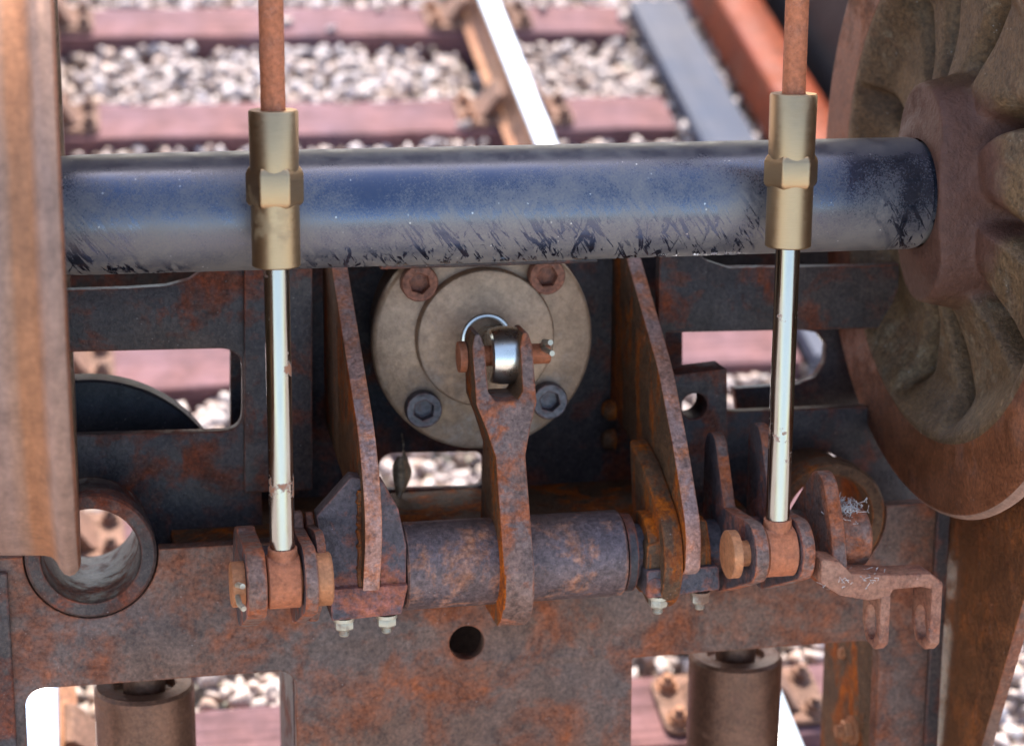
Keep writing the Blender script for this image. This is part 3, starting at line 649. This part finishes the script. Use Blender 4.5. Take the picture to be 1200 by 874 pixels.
# ledge between the two plates, open over the bushings
obj('ledge', merge('ledge', [box(TL[0]+.13, TR[0]-.13, Y1+.032, Y3-.001, ztl-.03, ztl-.006)]), 'gusset', fr, bevel=.003)
for nm, T, zz_ in (('bushing', TL, .006), ('bushing', TR, .004)):
    c = (T[0], Y1-.005, T[2]+zz_)
    obj(nm, merge(nm, [lathe([(0, .079), (.0, .0985), (.004, .1025), (.042, .1025), (.044, .092), (.236, .092), (.24, .09), (.24, .079), (.006, .0765)], c, (0, 1, 0), 72, closed=True)]), 'dark_plate' if T is TL else 'gusset', fr, smooth=40)
# ribs beside the windows
rx = xof(346, 830, Y1); obj('rib', merge('rib', [box(rx, rx+.02, Y1+.031, 3.40, ZBOT+.2, zwin+.02)]), 'dark_plate', fr, bevel=.002)
rx2 = xof(1029, 830, Y1); rb = obj('rib', merge('rib', [box(rx2, rx2+.02, Y1+.031, 3.39, ZBOT+.2, zwr+.02)]), 'gusset', fr, bevel=.002)
q = Q(1000, 855, rx2); obj('bolt', merge('bolt', hexbolt((rx2-.006, q[0], q[1]), (-1, 0, 0), .021, .016, .012, .012, .027)), 'orange', rb)
q = Q(988, 765, rx2); obj('bolt', merge('bolt', [lathe([(0, .012), (.008, .009)], (rx2, q[0], q[1]), (-1, 0, 0), 16)]), 'orange', rb)
# right-hand raking side plate
sx = xof(1104, 740, Y1)
yz = [Q(1250, 520, sx), Q(1212, 660, sx), Q(1150, 874, sx), Q(1137, 930, sx)]
poly = [(Y1-.004, yz[0][1]+.02), (yz[0][0], yz[0][1]+.02)]+yz[1:]+[(Y1-.004, yz[-1][1]-.05)]
me = plate('side_plate', [poly], 'yz', sx, .022, .002); o = obj('side_plate', me, 'side_rust', fr); me.materials.append(M['plate'])
for p in me.polygons:
    if p.normal.y < -.3 and abs(p.normal.x) < .8: p.material_index = 1
obj('side_strip', merge('side_strip', [box(sx-.026, sx-.002, Y1-.012, Y1-.001, ZBOT, ztl-.004)]), 'dark_plate', fr, bevel=.002)
obj('side_strip', merge('side_strip', [box(lx0, xof(14, 760, Y1), Y1-.012, Y1-.001, ZBOT, ztl-.02)]), 'dark_plate', fr, bevel=.003)
# upper panels with their slots, left and right, and the recessed web between them
ub = [(-80, 345), (150, 338), (195, 335), (222, 328), (250, 308), (300, 288)]
up = XZ(ub, Y2); zb_ = TL[2]-.135
s1 = fillet(XZ([(-60, 514), (284, 505), (284, 408), (-60, 416)], Y2), [0, .035, .038, 0])
obj('slotted_panel', plate('slotted_panel', [[(up[0][0], zb_)]+up+[(up[-1][0], zb_)], s1, circ((TL[0], TL[2]+.006), .094, 48)], 'xz', Y2, .024, .0025), 'dark_plate', fr)
ub = [(774, 268), (805, 288), (830, 306), (855, 314), (1010, 312), (1120, 306)]
up = XZ(ub, Y2)
s2 = fillet(XZ([(779, 486), (1080, 474), (1080, 384), (780, 390)], Y2), [.01, .02, .02, .006])
obj('slotted_panel', plate('slotted_panel', [[(up[0][0], zb_)]+up+[(up[-1][0], zb_)], s2, circ((TR[0], TR[2]+.004), .094, 48)], 'xz', Y2, .024, .0025), 'dark_plate', fr)
um = XZ([(270, 650), (270, 280), (800, 255), (800, 640)], Y3)
s3 = fillet(XZ([(444, 574), (566, 571), (566, 529), (444, 531)], Y3), [.012, .02, .02, .03])
obj('recessed_web', plate('recessed_web', [um, s3], 'xz', Y3, .02, .002), 'dark_plate', fr)
obj('cheek_plate', plate('cheek_plate', [fillet(XZ([(286, 577), (366, 574), (366, 300), (286, 303)], Y2-.01), .004)], 'xz', Y2-.012, .011, .002), 'dark_plate', fr)
obj('rear_web', merge('rear_web', [box(xof(352, 830, Y1), xof(735, 830, Y1), 3.36, 3.378, ZBOT+.2, ztl-.04)]), 'dark_plate', fr)
# C-shaped plate behind the right slot
cpl = XZ([(860, 640), (1060, 632), (1060, 330), (860, 336), (860, 388), (935, 386), (958, 390), (968, 404), (966, 425), (955, 442), (935, 450), (860, 455)], 3.42)
cpl[0] = (cpl[0][0], cpl[6][1]-.15); cpl[1] = (cpl[1][0], cpl[6][1]-.15)
obj('back_plate', plate('back_plate', [cpl], 'xz', 3.42, .02, .002), 'dark_plate', fr)
obj('back_spacer', merge('back_spacer', [box(cpl[1][0]-.06, cpl[1][0]-.03, Y2+.025, 3.419, cpl[1][1], cpl[2][1])]), 'dark_plate', fr)
# small lug with a through hole beside the right bracket
lg = XZ([(770, 603), (853, 600), (852, 432), (786, 440), (770, 442)], 3.17); hl = P(814, 476, 3.17)
lug = obj('lug', plate('lug', [fillet(lg, .003), circ((hl[0], hl[2]), .0225)], 'xz', 3.17, .064, .002), 'dark_plate', fr)
# dark crossmember above, and the axle saddle that carries the wheelset (both behind the axle)
obj('crossmember', merge('crossmember', [box(-.45, 1.72, 3.50, 3.56, zof(500, 345, 3.5), zof(500, 215, 3.5))]), 'dark_plate', fr, bevel=.004)
dk = (-.45, 1.72)
obj('shade_deck', merge('shade_deck', [box(dk[0], dk[1], 2.99, 3.80, .10, .13)]), 'plate', fr, bevel=.003)  # unseen deck with lugs and posts, added to keep sun off the machine
for x0 in (XA, XB): obj('shade_deck_lug', merge('shade_deck_lug', [box(x0-.03, x0+.03, YR-.035, 2.9905, .1, .128)]), 'plate', fr, bevel=.003)
for x0 in (dk[0], dk[1]-.06): obj('shade_deck_post', merge('shade_deck_post', [box(x0, x0+.06, 3.451, 3.499, ZBOT, .0995)]), 'plate', fr, bevel=.003)
sz0, sz1 = ZC-.03, ZC+.035
obj('axle_saddle', merge('axle_saddle', [box(.45, .80, A+RA-.012, 3.499, sz0-.08, sz1-.06)]), 'dark_plate', fr, bevel=.003)
# black flanged ring round the bushing, its top showing in the left slot
obj('drum', merge('drum', [lathe([(0, .125), (.0, .235), (.004, .239), (.05, .239), (.05, .125)], (TL[0], 3.34, TL[2]), (0, 1, 0), 96, closed=True)]), 'black', fr)
for dx in (-.16, .16): obj('drum_bracket', merge('drum_bracket', [box(TL[0]+dx-.03, TL[0]+dx+.03, Y2+.025, 3.3405, TL[2]-.05, TL[2]-.02)]), 'black', fr)

# ================================================================ ACTUATOR WITH ROUND FLANGE
YF = 3.205; fc = P(567, 400, YF)
ac = thing('actuator', (fc[0], YF, fc[2]), 'round dull metal actuator flange with four socket screws', 'actuator')
obj('flange', merge('flange', [lathe([(0, .06), (0, .178), (.003, .183), (.008, .186), (.022, .186), (.022, .17), (.16, .165), (.179, .165)], (fc[0], YF, fc[2]), (0, 1, 0), 96)]), 'flange', ac)
obj('barrel', merge('barrel', [lathe([(3.402, .15), (3.41, .155), (3.78, .155), (3.785, .15)], (fc[0], 0, fc[2]), (0, 1, 0), 64)]), 'dark_plate', ac)
fb = P(570, 397, YF-.022)
hb = P(569, 397, YF-.022)
obj('boss', merge('boss', [lathe([(.0215, .116), (.006, .116), (.001, .113), (0, .110), (0, .043), (.002, .041), (.03, .041), (.03, .002)], (fb[0], YF-.022, fb[2]), (0, 1, 0), 96)]), 'flange', ac)
obj('seal_ring', merge('seal_ring', [lathe([(-.003, .035), (-.004, .038), (-.003, .041), (.01, .0408), (.01, .035)], (fb[0], YF-.022, fb[2]), (0, 1, 0), 64, closed=True)]), 'ball', ac)
scr = None
def socket_screw():
    n = 48; p = []
    R, r = .0305, .0175
    o = [(R*cos(2*PI*k/n), R*sin(2*PI*k/n)) for k in range(n)]
    def hexr(a):
        a = (a % (PI/3))-PI/6; return r*cos(PI/6)/cos(a)
    h = [(hexr(2*PI*k/n)*cos(2*PI*k/n), hexr(2*PI*k/n)*sin(2*PI*k/n)) for k in range(n)]
    V = []
    for pts, y in ((o, .0), (o, -.017), ([(x*.94, z*.94) for x, z in o], -.020), ([(x*1.06, z*1.06) for x, z in h], -.020), (h, -.0185), (h, -.004)): V += [Vector((x, y, z)) for x, z in pts]
    Fc = [[i*n+k, i*n+(k+1) % n, (i+1)*n+(k+1) % n, (i+1)*n+k] for i in range(5) for k in range(n)]+[[5*n+k for k in range(n)]]
    return mesh('socket_screw', V, Fc)
for k, (x, y) in enumerate(((491, 331), (640, 323), (496, 479), (643, 469))):
    c = P(x, y, YF-.01); me = socket_screw(); o = obj('socket_screw', me, 'rust_screw' if k < 2 else 'screw', ac, loc=(c[0], YF-.0005, c[2]))
    o.rotation_euler = (0, .3+k*.7, 0)
# rod end: roller on a short piston rod, carried by the pin of the fork
rc = P(591, 416, 3.09)
obj('piston_rod', merge('piston_rod', [lathe([(0, .026), (YF-rc[1]+.012, .026)], (rc[0], rc[1]+.02, rc[2]), (0, 1, .0), 40)]), 'ball', ac)
obj('roller', merge('roller', [lathe([(-.0262, .022), (-.0262, .040), (-.0235, .0437), (-.009, .0468), (.009, .0468), (.0235, .0437), (.0262, .040), (.0262, .022)], (rc[0], rc[1], rc[2]), (1, 0, 0), 64)]), 'ball', ac, smooth=25)
pn = thing('clevis_pin', (rc[0], rc[1], rc[2]), 'rusty headed clevis pin through the fork, with a bright split pin', 'pin')
obj('shank', merge('shank', [lathe([(-.076, .0195), (-.075, .025), (-.064, .025), (-.062, .0165), (.072, .0165), (.074, .015)], (rc[0], rc[1], rc[2]), (1, 0, 0), 32)]), 'copper_rust', pn)
for dz, dy in ((.030, -.01), (.015, -.022)):
    obj('split_pin', merge('split_pin', [tube([(rc[0]+.062, rc[1], rc[2]+.008), (rc[0]+.0605, rc[1]-.02, rc[2]+dz*.8), (rc[0]+.063, rc[1]-.045+dy, rc[2]+dz)], .0045, 10)]), 'zinc', pn)

# ================================================================ JACKS
def jack(x, y, r, lab):
    c = P(x, y, 3.27); X, Z1 = c[0], c[2]
    wz = lambda yy: (0-CAMH-RAILTOP+.04+yy*sin(AL))/cos(AL)
    t = thing('hydraulic_jack', (X, 3.27, wz(3.27)), lab, 'jack', 'hydraulic jacks under the frame')
    zt_ = Z1; zb_ = wz(3.27)+.12
    obj('barrel', merge('barrel', [lathe([(zb_, r-.003), (zb_+.004, r), (zt_-.006, r), (zt_, r-.005), (zt_, r*.62), (zt_-.012, r*.60), (zt_-.012, .01)], (X, 3.27, 0), (0, 0, 1), 64)]), 'jack', t)
    obj('piston_rod', merge('piston_rod', [lathe([(zt_-.013, .036), (zt_+.10, .036)], (X, 3.27, 0), (0, 0, 1), 40)]), 'jack', t)
    obj('foot', merge('foot', [lathe([(wz(3.27)-.02, .12), (wz(3.27)+.03, .12), (wz(3.27)+.06, .06), (zb_+.001, .05)], (X, 3.27, 0), (0, 0, 1), 48)]), 'jack', t)
jack(169, 801, .084, 'brown hydraulic jack barrel in the window below the open bushing by the flanged wheel')
jack(862, 765, .084, 'brown hydraulic jack barrel in the window below the end arm')

# ================================================================ SMALL THINGS
lf = thing('dried_leaf', tuple(P(470, 545, 3.36)), 'curled dry brown leaf caught under the round flange', 'leaf')
c = P(472, 534, 3.335); V, Fc = [], []
for i in range(9):
    u = i/8; wd = .027*sin(PI*min(.98, .06+u*.9))**.7*(1-.25*u)
    for k in range(5):
        s_ = k/4*2-1; V.append(Vector((c[0]+.012*u*sin(3*u)+s_*wd*.75-.010*u, c[1]+.018*s_*s_-.01*u+.006*s_, c[2]-.075*u+.003*sin(9*u+s_*2))))
for i in range(8):
    for k in range(4): Fc.append([i*5+k, i*5+k+1, (i+1)*5+k+1, (i+1)*5+k])
lo = obj('blade', mesh('blade', V, Fc), 'leaf', lf); md = lo.modifiers.new('thick', 'SOLIDIFY'); md.thickness = .0008
obj('stalk', merge('stalk', [tube([c+np.array([0, 0, 0]), c+np.array([.002, .004, .02]), c+np.array([.004, .034, .03])], .0013, 6)]), 'leaf', lf)
def cobweb(center, spread, n, label):
    p = []
    for i in range(n):
        a = Vector(center)+Vector([random.gauss(0, 1)*s_ for s_ in spread]); d = Vector([random.gauss(0, 1) for _ in range(3)]).normalized()*random.uniform(.006, .016)
        b = Vector([random.gauss(0, .004) for _ in range(3)])
        p.append(tube([a, a+d*.5+b, a+d], .0005, 4))
    me = merge('cobweb', p); me.materials.append(M['web_thread']); o = bpy.data.objects.new('cobweb', me); COL.objects.link(o)
    o.matrix_world = TILT; o['kind'] = 'stuff'; o['label'] = label; o['category'] = 'cobweb'
c = P(990, 593, 2.9); cobweb((xe+.040, 2.885, P(1002, 628, 2.885)[2]+.047), (.012, .016, .006), 170, 'tuft of grey cobweb and lint on the end boss')
cobweb((bx0+.03, bya-.02, bzt+.001), (.03, .012, .003), 60, 'thin lint along the bent end arm')
